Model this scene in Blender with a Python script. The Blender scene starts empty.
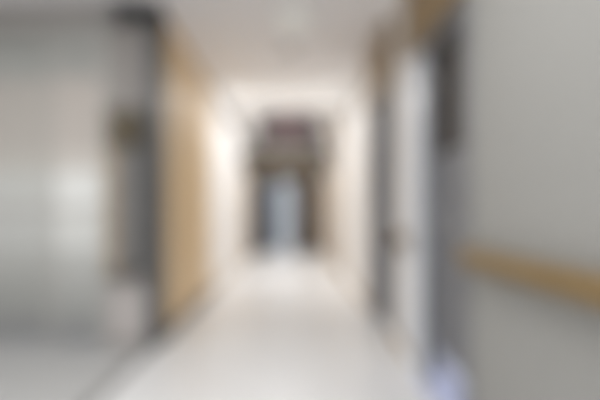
import bpy, bmesh, math
from mathutils import Vector, Matrix

# ------------------------------------------------------------------ camera, world, exposure
sc = bpy.context.scene
COL = sc.collection
cam_data = bpy.data.cameras.new('camera')
cam = bpy.data.objects.new('camera', cam_data)
COL.objects.link(cam)
sc.camera = cam
FPX = 420.0                                  # focal length in pixels of the 600 px frame
cam_data.sensor_width = 36.0
cam_data.lens = FPX * 36.0 / 600.0
cam.location = (0.0, 0.0, 1.10)
cam.rotation_euler = (math.radians(90), 0, 0)
cam_data.shift_x = 10.0 / 600.0
cam_data.shift_y = 12.0 / 600.0
cam_data.clip_start = 0.01
# the photograph is taken far out of focus: wide aperture, focused close to the lens
BLUR_PX, FOCUS = 22.0, 0.20
cam_data.dof.use_dof = True
cam_data.dof.focus_distance = FOCUS
_radius = BLUR_PX / FPX / (1.0 / FOCUS - 0.25)
cam_data.dof.aperture_fstop = (cam_data.lens / 1000.0) / (2.0 * _radius)
cam_data.dof.aperture_blades = 4
cam_data.dof.aperture_rotation = math.radians(28)

world = bpy.data.worlds.new('world')
sc.world = world
world.use_nodes = True
bg = world.node_tree.nodes['Background']
bg.inputs['Color'].default_value = (0.93, 0.96, 1.0, 1)
bg.inputs['Strength'].default_value = 1.5

sc.view_settings.view_transform = 'Standard'
sc.view_settings.look = 'None'
sc.view_settings.gamma = 1.0
sc.view_settings.use_curve_mapping = False
sc.view_settings.exposure = 0.0
sc.cycles.max_bounces = 10
sc.cycles.diffuse_bounces = 6


def area_light(name, loc, sx, sy, power, color=(1, 1, 1), rot=(0, 0, 0)):
    d = bpy.data.lights.new(name, 'AREA')
    d.shape = 'RECTANGLE'
    d.size, d.size_y, d.energy, d.color = sx, sy, power, color
    o = bpy.data.objects.new(name, d)
    o.location = loc
    o.rotation_euler = rot
    COL.objects.link(o)
    return o


# light of the ceiling lamps of the hall behind the photographer and of the side lobby
area_light('hall_light', (-0.1, 0.6, 2.70), 1.0, 2.6, 42, (1.0, 0.99, 0.985))
area_light('lobby_light', (-2.4, 1.4, 2.70), 1.6, 1.6, 31, (1.0, 0.995, 0.98))

# ------------------------------------------------------------------ materials


def mat(name, color, rough=0.6, metal=0.0, var=0.04, scale=6.0, bump=0.0, stretch=(1, 1, 1), spec=0.5, dark=None):
    m = bpy.data.materials.new(name)
    m.use_nodes = True
    nt = m.node_tree
    b = nt.nodes['Principled BSDF']
    b.inputs['Roughness'].default_value = rough
    b.inputs['Metallic'].default_value = metal
    b.inputs['Specular IOR Level'].default_value = spec
    tc = nt.nodes.new('ShaderNodeTexCoord')
    mp = nt.nodes.new('ShaderNodeMapping')
    mp.inputs['Scale'].default_value = stretch
    nz = nt.nodes.new('ShaderNodeTexNoise')
    nz.inputs['Scale'].default_value = scale
    nz.inputs['Detail'].default_value = 5
    rp = nt.nodes.new('ShaderNodeValToRGB')
    lo = dark if dark else tuple(c * (1 - var) for c in color)
    hi = color if dark else tuple(min(1, c * (1 + var)) for c in color)
    rp.color_ramp.elements[0].position = 0.3
    rp.color_ramp.elements[1].position = 0.7
    rp.color_ramp.elements[0].color = (*lo, 1)
    rp.color_ramp.elements[1].color = (*hi, 1)
    nt.links.new(tc.outputs['Object'], mp.inputs['Vector'])
    nt.links.new(mp.outputs['Vector'], nz.inputs['Vector'])
    nt.links.new(nz.outputs['Fac'], rp.inputs['Fac'])
    nt.links.new(rp.outputs['Color'], b.inputs['Base Color'])
    if bump:
        bp = nt.nodes.new('ShaderNodeBump')
        bp.inputs['Strength'].default_value = bump
        bp.inputs['Distance'].default_value = 0.01
        nt.links.new(nz.outputs['Fac'], bp.inputs['Height'])
        nt.links.new(bp.outputs['Normal'], b.inputs['Normal'])
    return m


def emit_mat(name, color, strength):
    m = bpy.data.materials.new(name)
    m.use_nodes = True
    b = m.node_tree.nodes['Principled BSDF']
    b.inputs['Base Color'].default_value = (*color, 1)
    b.inputs['Emission Color'].default_value = (*color, 1)
    b.inputs['Emission Strength'].default_value = strength
    b.inputs['Roughness'].default_value = 0.5
    return m


def banded_glass(name, stops, rough=0.6):
    """Opal glass with reflections painted in as horizontal bands; stops = [(height in m, colour)]."""
    m = bpy.data.materials.new(name)
    m.use_nodes = True
    nt = m.node_tree
    b = nt.nodes['Principled BSDF']
    b.inputs['Roughness'].default_value = rough
    tc = nt.nodes.new('ShaderNodeTexCoord')
    sp = nt.nodes.new('ShaderNodeSeparateXYZ')
    mr = nt.nodes.new('ShaderNodeMapRange')
    mr.inputs['From Min'].default_value = 0.0
    mr.inputs['From Max'].default_value = 3.0
    rp = nt.nodes.new('ShaderNodeValToRGB')
    el = rp.color_ramp.elements
    while len(el) < len(stops):
        el.new(0.5)
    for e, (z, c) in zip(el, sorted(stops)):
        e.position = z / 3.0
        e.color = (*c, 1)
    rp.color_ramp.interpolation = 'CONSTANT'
    nt.links.new(tc.outputs['Object'], sp.inputs[0])
    nt.links.new(sp.outputs['Z'], mr.inputs['Value'])
    nt.links.new(mr.outputs[0], rp.inputs['Fac'])
    nt.links.new(rp.outputs['Color'], b.inputs['Base Color'])
    return m


M = {
    'paint_grey': mat('grey_wall_paint', (0.345, 0.342, 0.325), 0.7, bump=0.04, scale=40, var=0.02),
    'paint_white': mat('warm_white_wall_paint', (0.85, 0.84, 0.83), 0.65, bump=0.04, scale=40, var=0.02),
    'paint_cool': mat('cool_white_wall_paint', (0.62, 0.65, 0.68), 0.7, var=0.02),
    'paint_ceiling': mat('ceiling_paint', (0.88, 0.865, 0.87), 0.8, bump=0.03, scale=50, var=0.02),
    'floor_vinyl': mat('pale_vinyl_floor', (0.81, 0.81, 0.81), 0.32, scale=2.5, var=0.025),
    'lobby_vinyl': mat('grey_vinyl_floor', (0.54, 0.54, 0.535), 0.4, scale=3, var=0.03),
    'strip': mat('dark_floor_strip', (0.23, 0.23, 0.225), 0.5, var=0.05),
    'wood_tan': mat('tan_timber', (0.77, 0.58, 0.34), 0.5, scale=5, stretch=(9, 9, 0.6), dark=(0.69, 0.495, 0.27), bump=0.05),
    'wood_pale': mat('pale_timber', (0.66, 0.50, 0.31), 0.5, scale=5, stretch=(9, 9, 0.6), dark=(0.58, 0.42, 0.24)),
    'wood_rail': mat('rail_timber', (0.255, 0.172, 0.075), 0.5, scale=6, stretch=(9, 0.6, 9), dark=(0.20, 0.132, 0.055)),
    'wood_header': mat('transom_timber', (0.29, 0.20, 0.10), 0.55, scale=6, stretch=(9, 0.6, 9), dark=(0.22, 0.15, 0.075)),
    'end_header': mat('dark_header_timber', (0.085, 0.066, 0.042), 0.6, scale=6, stretch=(0.6, 9, 9), dark=(0.06, 0.045, 0.03)),
    'dark_glass': mat('dark_vision_glass', (0.035, 0.028, 0.023), 0.6, var=0.02),
    'wood_dark': mat('brown_timber', (0.11, 0.078, 0.052), 0.5, scale=6, stretch=(9, 9, 0.6), dark=(0.08, 0.055, 0.036)),
    'door_grey': mat('slate_grey_laminate', (0.19, 0.195, 0.21), 0.45, scale=8, var=0.05),
    'door_slate': mat('blue_grey_laminate', (0.09, 0.103, 0.13), 0.5, scale=8, var=0.05),
    'frame_grey': mat('grey_frame_paint', (0.30, 0.30, 0.305), 0.45, var=0.03),
    'frame_light': mat('satin_aluminium', (0.50, 0.48, 0.45), 0.55, 0.2, var=0.02),
    'frame_pale': mat('pale_blue_frame_paint', (0.79, 0.85, 0.94), 0.4, var=0.02),
    'blue_gleam': mat('painted_blue_gleam', (0.64, 0.69, 0.90), 0.4, var=0.02),  # lavender stands for blue daylight reflected at the door foot
    'post': mat('charcoal_metal', (0.105, 0.105, 0.105), 0.45, 0.2, var=0.05),
    'post_cap': mat('black_metal', (0.03, 0.03, 0.03), 0.5, var=0.05),
    'bronze': mat('bronze_metal', (0.085, 0.065, 0.035), 0.4, 0.2, var=0.1),
    'tan_metal': mat('tan_metal_edge', (0.38, 0.29, 0.19), 0.45, var=0.05),
    'smoke_glass': mat('smoked_glass', (0.19, 0.18, 0.17), 0.4, var=0.03),
    'lobby_wall': mat('warm_grey_panel', (0.34, 0.315, 0.295), 0.6, var=0.02),
    'pale_panel': mat('pale_warm_laminate', (0.52, 0.48, 0.46), 0.5, var=0.02),
    'steel': mat('brushed_steel', (0.55, 0.55, 0.54), 0.35, 0.9, scale=5, stretch=(1, 1, 30)),
    'sign_case': mat('sign_casing', (0.012, 0.012, 0.013), 0.8, var=0.05),
    'sign_face': mat('maroon_sign_face', (0.06, 0.031, 0.033), 0.75, var=0.05),
    'base_beige': mat('beige_vinyl_skirting', (0.52, 0.43, 0.33), 0.5, var=0.04),
    'base_dark': mat('dark_vinyl_skirting', (0.13, 0.115, 0.10), 0.5, var=0.05),
    'plastic': mat('off_white_plastic', (0.55, 0.55, 0.53), 0.5, var=0.03),
    'white_metal': mat('white_metal', (0.80, 0.80, 0.78), 0.5, var=0.02),
    'lens_dim': emit_mat('dimmed_lamp_diffuser', (0.95, 0.97, 0.95), 0.06),
    'lens_lit': emit_mat('lit_lamp_diffuser', (1.0, 0.985, 0.97), 0.16),
}

# ------------------------------------------------------------------ helpers


def box(bm, x0, x1, y0, y1, z0, z1):
    vs = [bm.verts.new((x, y, z)) for x in (x0, x1) for y in (y0, y1) for z in (z0, z1)]
    for f in ((0, 1, 3, 2), (4, 6, 7, 5), (0, 4, 5, 1), (2, 3, 7, 6), (0, 2, 6, 4), (1, 5, 7, 3)):
        bm.faces.new([vs[i] for i in f])


def cyl(bm, a, b, r0, r1=None, n=20):
    a, b = Vector(a), Vector(b)
    r1 = r0 if r1 is None else r1
    q = (b - a).to_track_quat('Z', 'Y').to_matrix().to_4x4()
    mtx = Matrix.Translation((a + b) / 2) @ q
    bmesh.ops.create_cone(bm, cap_ends=True, segments=n, radius1=r0, radius2=r1, depth=(b - a).length, matrix=mtx)


def lathe(bm, prof, c, n=32):
    """prof = [(r, z)] about a vertical axis through c."""
    rings = []
    for r, z in prof:
        rings.append([bm.verts.new((c[0] + r * math.cos(2 * math.pi * k / n), c[1] + r * math.sin(2 * math.pi * k / n), c[2] + z)) for k in range(n)])
    for a, b in zip(rings, rings[1:]):
        for k in range(n):
            bm.faces.new((a[k], a[(k + 1) % n], b[(k + 1) % n], b[k]))
    bm.faces.new(rings[0][::-1])
    bm.faces.new(rings[-1])


def sweep_y(bm, prof, y0, y1):
    """Closed outline prof = [(x, z)] swept along y."""
    a = [bm.verts.new((x, y0, z)) for x, z in prof]
    b = [bm.verts.new((x, y1, z)) for x, z in prof]
    n = len(prof)
    for k in range(n):
        bm.faces.new((a[k], a[(k + 1) % n], b[(k + 1) % n], b[k]))
    bm.faces.new(a[::-1])
    bm.faces.new(b)


def wpos(o):
    p = Vector((0, 0, 0))
    while o is not None:
        p += Vector(o.location)
        o = o.parent
    return p


def obj(name, fill, m, parent=None, bevel=0.0, loc=None, smooth=False):
    """fill(bm) draws in world coordinates; the mesh is stored relative to its own origin."""
    bm = bmesh.new()
    fill(bm)
    bmesh.ops.recalc_face_normals(bm, faces=bm.faces)
    if bevel:
        bmesh.ops.bevel(bm, geom=[e for e in bm.edges if e.calc_length() > 3 * bevel], offset=bevel, segments=2, affect='EDGES', profile=0.7)
    origin = Vector(loc) if loc is not None else (wpos(parent) if parent else Vector((0, 0, 0)))
    bmesh.ops.translate(bm, verts=bm.verts, vec=-origin)
    me = bpy.data.meshes.new(name)
    bm.to_mesh(me)
    bm.free()
    me.materials.append(M[m])
    if smooth:
        for p in me.polygons:
            p.use_smooth = True
        me.set_sharp_from_angle(angle=math.radians(40))
    o = bpy.data.objects.new(name, me)
    COL.objects.link(o)
    if parent:
        o.parent = parent
        o.location = origin - wpos(parent)
    else:
        o.location = origin
    return o


def tag(o, label, cat, kind=None, group=None):
    o['label'] = label
    o['category'] = cat
    if kind:
        o['kind'] = kind
    if group:
        o['group'] = group
    return o


def empty(name, loc, label, cat, kind=None, group=None):
    o = bpy.data.objects.new(name, None)
    o.empty_display_size = 0.1
    o.location = loc
    COL.objects.link(o)
    return tag(o, label, cat, kind, group)


def B(*boxes):
    def f(bm):
        for b in boxes:
            box(bm, *b)
    return f


# ------------------------------------------------------------------ the setting
XL, XR, H, YE = -1.06, 0.89, 2.78, 11.0      # corridor sides, ceiling height, far end
YP = 3.42                                     # front of the lobby wall and the corner post
YW = 5.57                                     # end of the timber cladding
DH = 2.20                                     # door height

tag(obj('floor', B((XL - 0.04, XR + 0.2, -2.5, 15.2, -0.1, 0.0)), 'floor_vinyl'),
    'pale glossy vinyl floor running down the corridor', 'floor', 'structure')
tag(obj('floor_lobby', B((-4.6, XL - 0.12, -2.5, YP + 0.2, -0.1, 0.0)), 'lobby_vinyl'),
    'grey floor of the side lobby in front of the frosted sliding doors', 'floor', 'structure')
tag(obj('trim_1', B((XL - 0.12, XL - 0.04, -2.5, YP - 0.01, -0.1, 0.003)), 'strip'),
    'dark floor strip between grey lobby floor and pale corridor floor', 'floor strip', 'structure')
tag(obj('ceiling', B((-4.6, XR + 0.2, -2.5, 15.2, H, H + 0.1)), 'paint_ceiling'),
    'plain pale ceiling over the corridor and lobby', 'ceiling', 'structure')

# left: lobby wall faces the camera, then timber cladding, then white wall
GX0, GX1 = -3.2, -1.475                       # sliding door opening in the lobby wall
GZ = 2.66
tag(obj('wall_lobby', B((-4.6, GX0, YP, YP + 0.2, 0, H), (GX0, GX1, YP, YP + 0.2, GZ, H), (GX1, XL - 0.11, YP, YP + 0.2, 0, H)), 'lobby_wall'),
    'warm grey lobby wall around the frosted sliding doors', 'wall', 'structure')
tag(obj('wall_lobby_side', B((-4.8, -4.6, -2.5, YP + 0.2, 0, H)), 'paint_grey'),
    'grey side wall of the lobby', 'wall', 'structure')
tag(obj('wall_left', B((XL - 0.2, XL - 0.03, YP + 0.2, YW, 0, H), (XL - 0.2, XL, YW, YE, 0, H)), 'paint_white'),
    'white left corridor wall beyond the timber cladding', 'wall', 'structure')

# corner post
post = empty('trim_2', (XL - 0.055, YP, 0), 'dark charcoal corner post between lobby wall and timber cladding', 'post', 'structure')
obj('shaft', B((XL - 0.11, XL, YP - 0.03, YP + 0.17, 0, H - 0.16)), 'post', post, 0.006)
obj('capital', B((XL - 0.36, XL + 0.012, YP - 0.06, YP - 0.0305, H - 0.16, H - 0.001), (XL - 0.11, XL + 0.012, YP - 0.0305, YP + 0.17, H - 0.16, H - 0.001)), 'post_cap', post)

# timber cladding: four upright panels, pale strips between them, a dark plinth
clad = empty('wall_left_cladding', (XL, (YP + YW) / 2, 0), 'tan timber cladding of four tall panels on the left wall', 'wall panelling', 'structure')
ya = YP + 0.17
w = (YW - ya) / 4
for k in range(4):
    obj('panel', B((XL - 0.03, XL, ya + k * w + 0.022, ya + (k + 1) * w - 0.022, 0.10, H - 0.002)), 'wood_tan', clad, 0.004)
for k in range(5):
    y = ya + k * w
    a, b = max(y - 0.022, ya), min(y + 0.022, YW)
    obj('joint_strip', B((XL - 0.03, XL - 0.008, a, b, 0.10, H - 0.002)), 'wood_pale', clad)
obj('plinth', B((XL - 0.03, XL + 0.006, ya, YW, 0.0, 0.10)), 'base_dark', clad, 0.003)
tag(obj('baseboard_left', B((XL, XL + 0.012, YW, YE - 0.12, 0.0, 0.09)), 'base_beige', bevel=0.003),
    'beige skirting along the white left wall', 'baseboard', 'structure')

# frosted sliding doors in the lobby wall
g1 = (0.46, 0.46, 0.43)
sd = empty('door_1', ((GX0 + GX1) / 2, YP, 0), 'pair of frosted glass sliding doors with painted horizontal reflection bands in the lobby wall', 'sliding door', 'structure')
M['refl_bands'] = banded_glass('painted_reflection_bands', [  # reflections on the glass painted in as bands of colour
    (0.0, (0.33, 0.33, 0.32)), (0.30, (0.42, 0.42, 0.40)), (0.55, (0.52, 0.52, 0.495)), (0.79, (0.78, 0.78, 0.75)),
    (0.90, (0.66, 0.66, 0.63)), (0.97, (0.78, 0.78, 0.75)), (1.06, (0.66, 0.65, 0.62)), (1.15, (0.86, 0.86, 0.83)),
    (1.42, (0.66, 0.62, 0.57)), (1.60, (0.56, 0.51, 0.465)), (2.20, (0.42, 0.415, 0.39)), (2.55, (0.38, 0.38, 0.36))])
M['refl_bands_dark'] = banded_glass('painted_reflection_bands_dark', [  # the same painted reflections, darker for the left leaf
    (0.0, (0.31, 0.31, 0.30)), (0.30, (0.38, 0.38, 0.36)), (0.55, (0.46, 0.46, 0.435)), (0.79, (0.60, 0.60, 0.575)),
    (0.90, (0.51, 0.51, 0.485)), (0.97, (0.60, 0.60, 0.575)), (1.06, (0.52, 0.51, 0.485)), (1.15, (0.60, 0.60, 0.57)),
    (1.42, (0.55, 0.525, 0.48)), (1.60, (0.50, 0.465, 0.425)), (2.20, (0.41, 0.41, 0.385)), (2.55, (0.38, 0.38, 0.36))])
obj('frame', B((GX0, GX0 + 0.05, YP - 0.01, YP + 0.16, 0, GZ), (GX1 - 0.035, GX1, YP - 0.01, YP + 0.16, 0, GZ), (GX0 + 0.05, GX1 - 0.035, YP - 0.01, YP + 0.16, GZ - 0.07, GZ)), 'frame_light', sd)


def glass_leaf(x0, x1, y, refl_bands):
    lf = obj('door_leaf', B((x0 + 0.03, x1 - 0.03, y + 0.010, y + 0.022, 0.12, GZ - 0.10)), refl_bands, sd)
    obj('stile', B((x0, x0 + 0.03, y, y + 0.035, 0.01, GZ - 0.07), (x1 - 0.03, x1, y, y + 0.035, 0.01, GZ - 0.07)), 'frame_light', lf, 0.003)
    obj('bottom_rail', B((x0 + 0.03, x1 - 0.03, y, y + 0.035, 0.01, 0.12)), 'frame_grey', lf, 0.003)
    obj('top_rail', B((x0 + 0.03, x1 - 0.03, y, y + 0.035, GZ - 0.10, GZ - 0.07)), 'steel', lf)
    return lf


glass_leaf(GX0 + 0.05, -1.93, YP + 0.08, 'refl_bands_dark')
glass_leaf(-1.97, GX1 - 0.035, YP + 0.03, 'refl_bands')

# right wall with three door openings
D1, D2, D3 = (2.08, 2.77), (3.62, 4.58), (7.1, 8.1)
segs = [(-2.5, D1[0]), (D1[1], D2[0]), (D2[1], D3[0]), (D3[1], YE)]
tag(obj('wall_right_front', B((XR, XR + 0.2, segs[0][0], segs[0][1], 0, H)), 'paint_grey'),
    'plain grey right wall carrying the long handrail', 'wall', 'structure')
tag(obj('wall_right', B(*[(XR, XR + 0.2, a, b, 0, H) for a, b in segs[1:]]), 'paint_white'),
    'white right wall between and beyond the grey doors', 'wall', 'structure')
for i, (a, b) in enumerate(segs):
    words = ['grey front stretch of right wall', 'short white wall between the two grey doors', 'white wall beyond the second grey door', 'end stretch of right wall beyond the pale door'][i]
    tag(obj('baseboard_right', B((XR - 0.012, XR, a + (0.28 if i == 1 else 0), b if i < 3 else YE - 0.12, 0.0, 0.09)), 'base_beige', bevel=0.003),
        'beige skirting at the foot of the ' + words, 'baseboard', 'structure')


def side_door(name, y0, y1, leaf_m, frame_near, frame_far, far_w, label, top_m='wood_header', blue_gleam=None, casing=0, vision=False):
    d = empty(name, (XR, (y0 + y1) / 2, 0), label, 'door', 'structure')
    nw = 0.05
    obj('jamb', B((XR - 0.015, XR + 0.15, y0, y0 + nw, 0, DH)), frame_near, d, 0.003)
    obj('jamb', B((XR - 0.015, XR + 0.15, y1 - far_w, y1, 0, DH)), frame_far, d, 0.003)
    obj('door_head', B((XR - 0.015, XR + 0.15, y0 + nw, y1 - far_w, DH - 0.05, DH)), 'frame_grey', d, 0.003)
    obj('transom_panel', B((XR - 0.07, XR + 0.15, y0, y1 + casing, DH, H - 0.001)), top_m, d, 0.004)
    lx = XR + 0.06
    lf = obj('door_leaf', B((lx, lx + 0.045, y0 + nw + 0.003, y1 - far_w - 0.003, 0.008, DH - 0.053)), leaf_m, d, 0.002)
    yh = y0 + nw + 0.07

    def lever(bm):
        cyl(bm, (lx, yh, 1.02), (lx - 0.012, yh, 1.02), 0.026)
        cyl(bm, (lx - 0.012, yh, 1.02), (lx - 0.05, yh, 1.02), 0.009)
        cyl(bm, (lx - 0.046, yh - 0.008, 1.02), (lx - 0.046, yh + 0.12, 1.02), 0.009)
    obj('door_handle', lever, 'steel', lf, smooth=True)
    for z in (0.25, 1.05, 1.92):
        obj('hinge', lambda bm: cyl(bm, (lx - 0.006, y1 - far_w - 0.006, z - 0.05), (lx - 0.006, y1 - far_w - 0.006, z + 0.05), 0.008), 'steel', lf, smooth=True)
    if casing:
        c = obj('casing', B((XR - 0.014, XR, y1, y1 + casing, 0.0, DH)), 'frame_pale', d, 0.003)
        c['label'] = 'pale blue casing strip'
    if vision:
        v = obj('vision_panel', B((lx - 0.003, lx, y0 + nw + 0.015, y1 - far_w - 0.015, 1.46, DH - 0.07)), 'dark_glass', lf)
        v['label'] = 'dark glass vision panel'
    if blue_gleam:  # added plate and floor strip carry the painted daylight gleam
        kp = obj('gleam_plate', B((lx - 0.004, lx, y0 + nw + 0.03, y1 - far_w - 0.02, 0.02, 0.20)), blue_gleam, lf)
        kp['label'] = 'lavender plate painted as blue daylight gleam'
        th = obj('gleam_strip', B((XR - 0.06, lx + 0.04, y0, y1, 0.0, 0.006)), blue_gleam, d)
        th['label'] = 'lavender floor strip painted as blue daylight gleam'
    return d


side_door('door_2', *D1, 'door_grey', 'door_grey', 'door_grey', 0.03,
          'dark grey door beside the long handrail, with pale blue casing strip and timber transom', blue_gleam='blue_gleam', casing=0.28, vision=True)
side_door('door_3', *D2, 'door_slate', 'door_slate', 'door_slate', 0.05,
          'second grey door along the right wall, timber transom above it')
side_door('door_4', *D3, 'wood_pale', 'wood_header', 'wood_header', 0.06,
          'pale timber door on the right wall near the corridor end')

# far end: timber header, two leaves slid apart, bright room behind
YD = YE
tag(obj('wall_end', B((XL - 0.2, XL + 0.0, YD, YD + 0.2, 0, H), (XR, XR + 0.2, YD, YD + 0.2, 0, H)), 'paint_white'),
    'white wall at the end of the corridor', 'wall', 'structure')
tag(obj('wall_beyond', B((-2.2, 2.2, 15.0, 15.2, 0, H), (-2.4, -2.2, YE + 0.2, 15.2, 0, H), (2.2, 2.4, YE + 0.2, 15.2, 0, H)), 'paint_cool'),
    'bright white wall of the room behind the end doors', 'wall', 'structure')
ed = empty('door_5', ((XL + XR) / 2, YD, 0), 'end doorway with blue grey and brown leaves slid apart under brown timber header', 'door', 'structure')
obj('header', B((XL, XR, YD - 0.08, YD + 0.12, 1.90, H - 0.001)), 'end_header', ed, 0.004)
obj('jamb', B((XL, XL + 0.09, YD - 0.10, YD + 0.12, 0, 1.90)), 'wood_header', ed, 0.004)
obj('jamb', B((XR - 0.09, XR, YD - 0.10, YD + 0.12, 0, 1.90)), 'wood_header', ed, 0.004)
l1 = obj('door_leaf', B((XL + 0.09, -0.33, YD, YD + 0.045, 0.01, 1.895)), 'door_slate', ed, 0.003)
l1['label'] = 'blue grey door leaf'
l2 = obj('door_leaf', B((0.09, XR - 0.09, YD + 0.01, YD + 0.055, 0.01, 1.895)), 'wood_dark', ed, 0.003)
l2['label'] = 'brown timber door leaf'
for lf, x in ((l1, -0.39), (l2, 0.15)):
    def pull(bm, x=x):
        cyl(bm, (x, YD - 0.05, 0.85), (x, YD - 0.05, 1.25), 0.012)
        for z in (0.9, 1.2):
            cyl(bm, (x, YD + 0.012, z), (x, YD - 0.05, z), 0.009)
    obj('pull_handle', pull, 'steel', lf, smooth=True)
pt = empty('trim_3', ((XL + XR) / 2, 9.07, 0), 'timber portal with deep brown lintel in front of the end doors', 'portal', 'structure')
obj('lintel', B((XL, XR, 8.98, 9.16, 1.97, 2.40)), 'end_header', pt, 0.004)
obj('post', B((XL, XL + 0.06, 8.98, 9.16, 0, 1.97)), 'wood_pale', pt, 0.004)
obj('post', B((XR - 0.06, XR, 8.98, 9.16, 0, 1.97)), 'wood_pale', pt, 0.004)
area_light('end_room_light', (0.0, 13.0, 2.70), 2.0, 2.0, 16, (0.97, 0.99, 1.0))

# ------------------------------------------------------------------ handrails


def handrail(y0, y1, label, spots):
    r = empty('handrail', (XR, (y0 + y1) / 2, 0.90), label, 'handrail', None, 'timber handrails along the right wall')
    prof = []
    cx, cz, hw, hh, c = XR - 0.052, 0.886, 0.022, 0.048, 0.016
    for sx, sz, a0 in ((1, 1, 0), (-1, 1, 90), (-1, -1, 180), (1, -1, 270)):
        for k in range(5):
            a = math.radians(a0 + 22.5 * k)
            prof.append((cx + sx * (hw - c) + c * math.cos(a), cz + sz * (hh - c) + c * math.sin(a)))
    obj('rail', lambda bm: sweep_y(bm, prof, y0 + 0.02, y1 - 0.02), 'wood_rail', r, smooth=True)
    for a, b in ((y0, y0 + 0.02), (y1 - 0.02, y1)):
        obj('end_cap', lambda bm: sweep_y(bm, prof, a, b), 'wood_rail', r, smooth=True)
    for y in spots:
        def br(bm, y=y):
            cyl(bm, (XR, y, 0.87), (XR - 0.008, y, 0.87), 0.032)
            cyl(bm, (XR - 0.008, y, 0.87), (XR - 0.034, y, 0.885), 0.011)
        obj('bracket', br, 'steel', r, smooth=True)
    return r


handrail(-0.2, D1[0] - 0.06, 'long brown timber handrail on the grey front stretch of right wall', (0.1, 0.75, 1.4, 1.95))
handrail(D1[1] + 0.32, D2[0] - 0.22, 'short timber handrail between the two grey doors', (D1[1] + 0.40, D2[0] - 0.30))

# ------------------------------------------------------------------ wall cabinet beside the post
CX0, CX1 = -1.445, -1.185
cab = empty('wall_cabinet', ((CX0 + CX1) / 2, YP, 0.61), 'tall narrow wall cabinet with dark bronze top and grey glass beside the charcoal post', 'cabinet')
obj('body', B((CX0, CX1, YP - 0.10, YP, 0.61, 1.60)), 'post', cab, 0.004)
obj('top_box', B((CX0, CX1, YP - 0.13, YP, 1.60, 1.91)), 'bronze', cab, 0.006)
dr = obj('door', B((CX0 + 0.075, CX1 - 0.004, YP - 0.118, YP - 0.10, 0.64, 1.585)), 'smoke_glass', cab, 0.003)
obj('side_stile', B((CX0, CX0 + 0.07, YP - 0.118, YP - 0.10, 0.62, 1.59)), 'tan_metal', cab, 0.003)
obj('bottom_ledge', B((CX0 - 0.008, CX1 + 0.004, YP - 0.125, YP, 0.585, 0.61)), 'bronze', cab, 0.003)
obj('knob', lambda bm: cyl(bm, (CX1 - 0.03, YP - 0.118, 1.1), (CX1 - 0.03, YP - 0.135, 1.1), 0.012), 'steel', dr, smooth=True)

tag(obj('trim_4', B((GX1 + 0.02, XL - 0.115, YP - 0.012, YP, 0.06, 0.54)), 'pale_panel', bevel=0.003),
    'pale warm wall panel below the narrow wall cabinet', 'wall panel', 'structure')

# ------------------------------------------------------------------ ceiling: lamps, detector, hanging sign


def ceiling_lamp(x, y, sx, sy, lens, label, power=0):
    t = empty('ceiling_light', (x, y, H), label, 'ceiling light', None, 'ceiling lights of the corridor')
    f = 0.025
    obj('frame', B((x - sx / 2 - f, x + sx / 2 + f, y - sy / 2 - f, y - sy / 2, H - 0.03, H - 0.0005),
                   (x - sx / 2 - f, x + sx / 2 + f, y + sy / 2, y + sy / 2 + f, H - 0.03, H - 0.0005),
                   (x - sx / 2 - f, x - sx / 2, y - sy / 2, y + sy / 2, H - 0.03, H - 0.0005),
                   (x + sx / 2, x + sx / 2 + f, y - sy / 2, y + sy / 2, H - 0.03, H - 0.0005)), 'white_metal', t)
    obj('diffuser', B((x - sx / 2, x + sx / 2, y - sy / 2, y + sy / 2, H - 0.02, H - 0.0005)), lens, t)
    if power:
        area_light('lamp_glow', (x, y, H - 0.04), sx * 0.6, sy, power, (1.0, 0.99, 0.985))
    return t


ceiling_lamp(0.03, 3.62, 0.24, 0.50, 'lens_dim', 'dimmed ceiling light before the round smoke detector')
ceiling_lamp(-0.085, 6.15, 1.72, 1.50, 'lens_lit', 'lit ceiling panel past the smoke detector and before the hanging sign', 21)
ceiling_lamp(-0.085, 8.0, 1.72, 1.20, 'lens_lit', 'lit ceiling panel just beyond the hanging sign', 27)
ceiling_lamp(-0.085, 10.3, 1.72, 0.90, 'lens_lit', 'lit ceiling panel in front of the end doorway', 16)

sd_ = empty('smoke_detector', (0.0, 4.28, H), 'small round smoke detector on the ceiling past the dimmed light', 'smoke detector')
obj('base', lambda bm: lathe(bm, [(0.075, -0.001), (0.075, -0.014), (0.07, -0.018)], (0.0, 4.28, H)), 'plastic', sd_, smooth=True)
obj('sensor_dome', lambda bm: lathe(bm, [(0.055, -0.018), (0.055, -0.032), (0.045, -0.045), (0.02, -0.052)], (0.0, 4.28, H)), 'frame_grey', sd_, smooth=True)

YS = 7.0
sg = empty('hanging_sign', (-0.015, YS, H), 'wide dark sign board with maroon face hung across the corridor ceiling', 'sign')
obj('casing', B((-0.55, 0.52, YS - 0.03, YS + 0.05, 2.24, 2.73)), 'sign_case', sg, 0.012)
obj('face', B((-0.36, 0.33, YS - 0.036, YS - 0.0305, 2.29, 2.68)), 'sign_face', sg)
for x in (-0.35, 0.32):
    obj('hanger', lambda bm: cyl(bm, (x, YS + 0.01, 2.73), (x, YS + 0.01, H), 0.010), 'steel', sg, smooth=True)
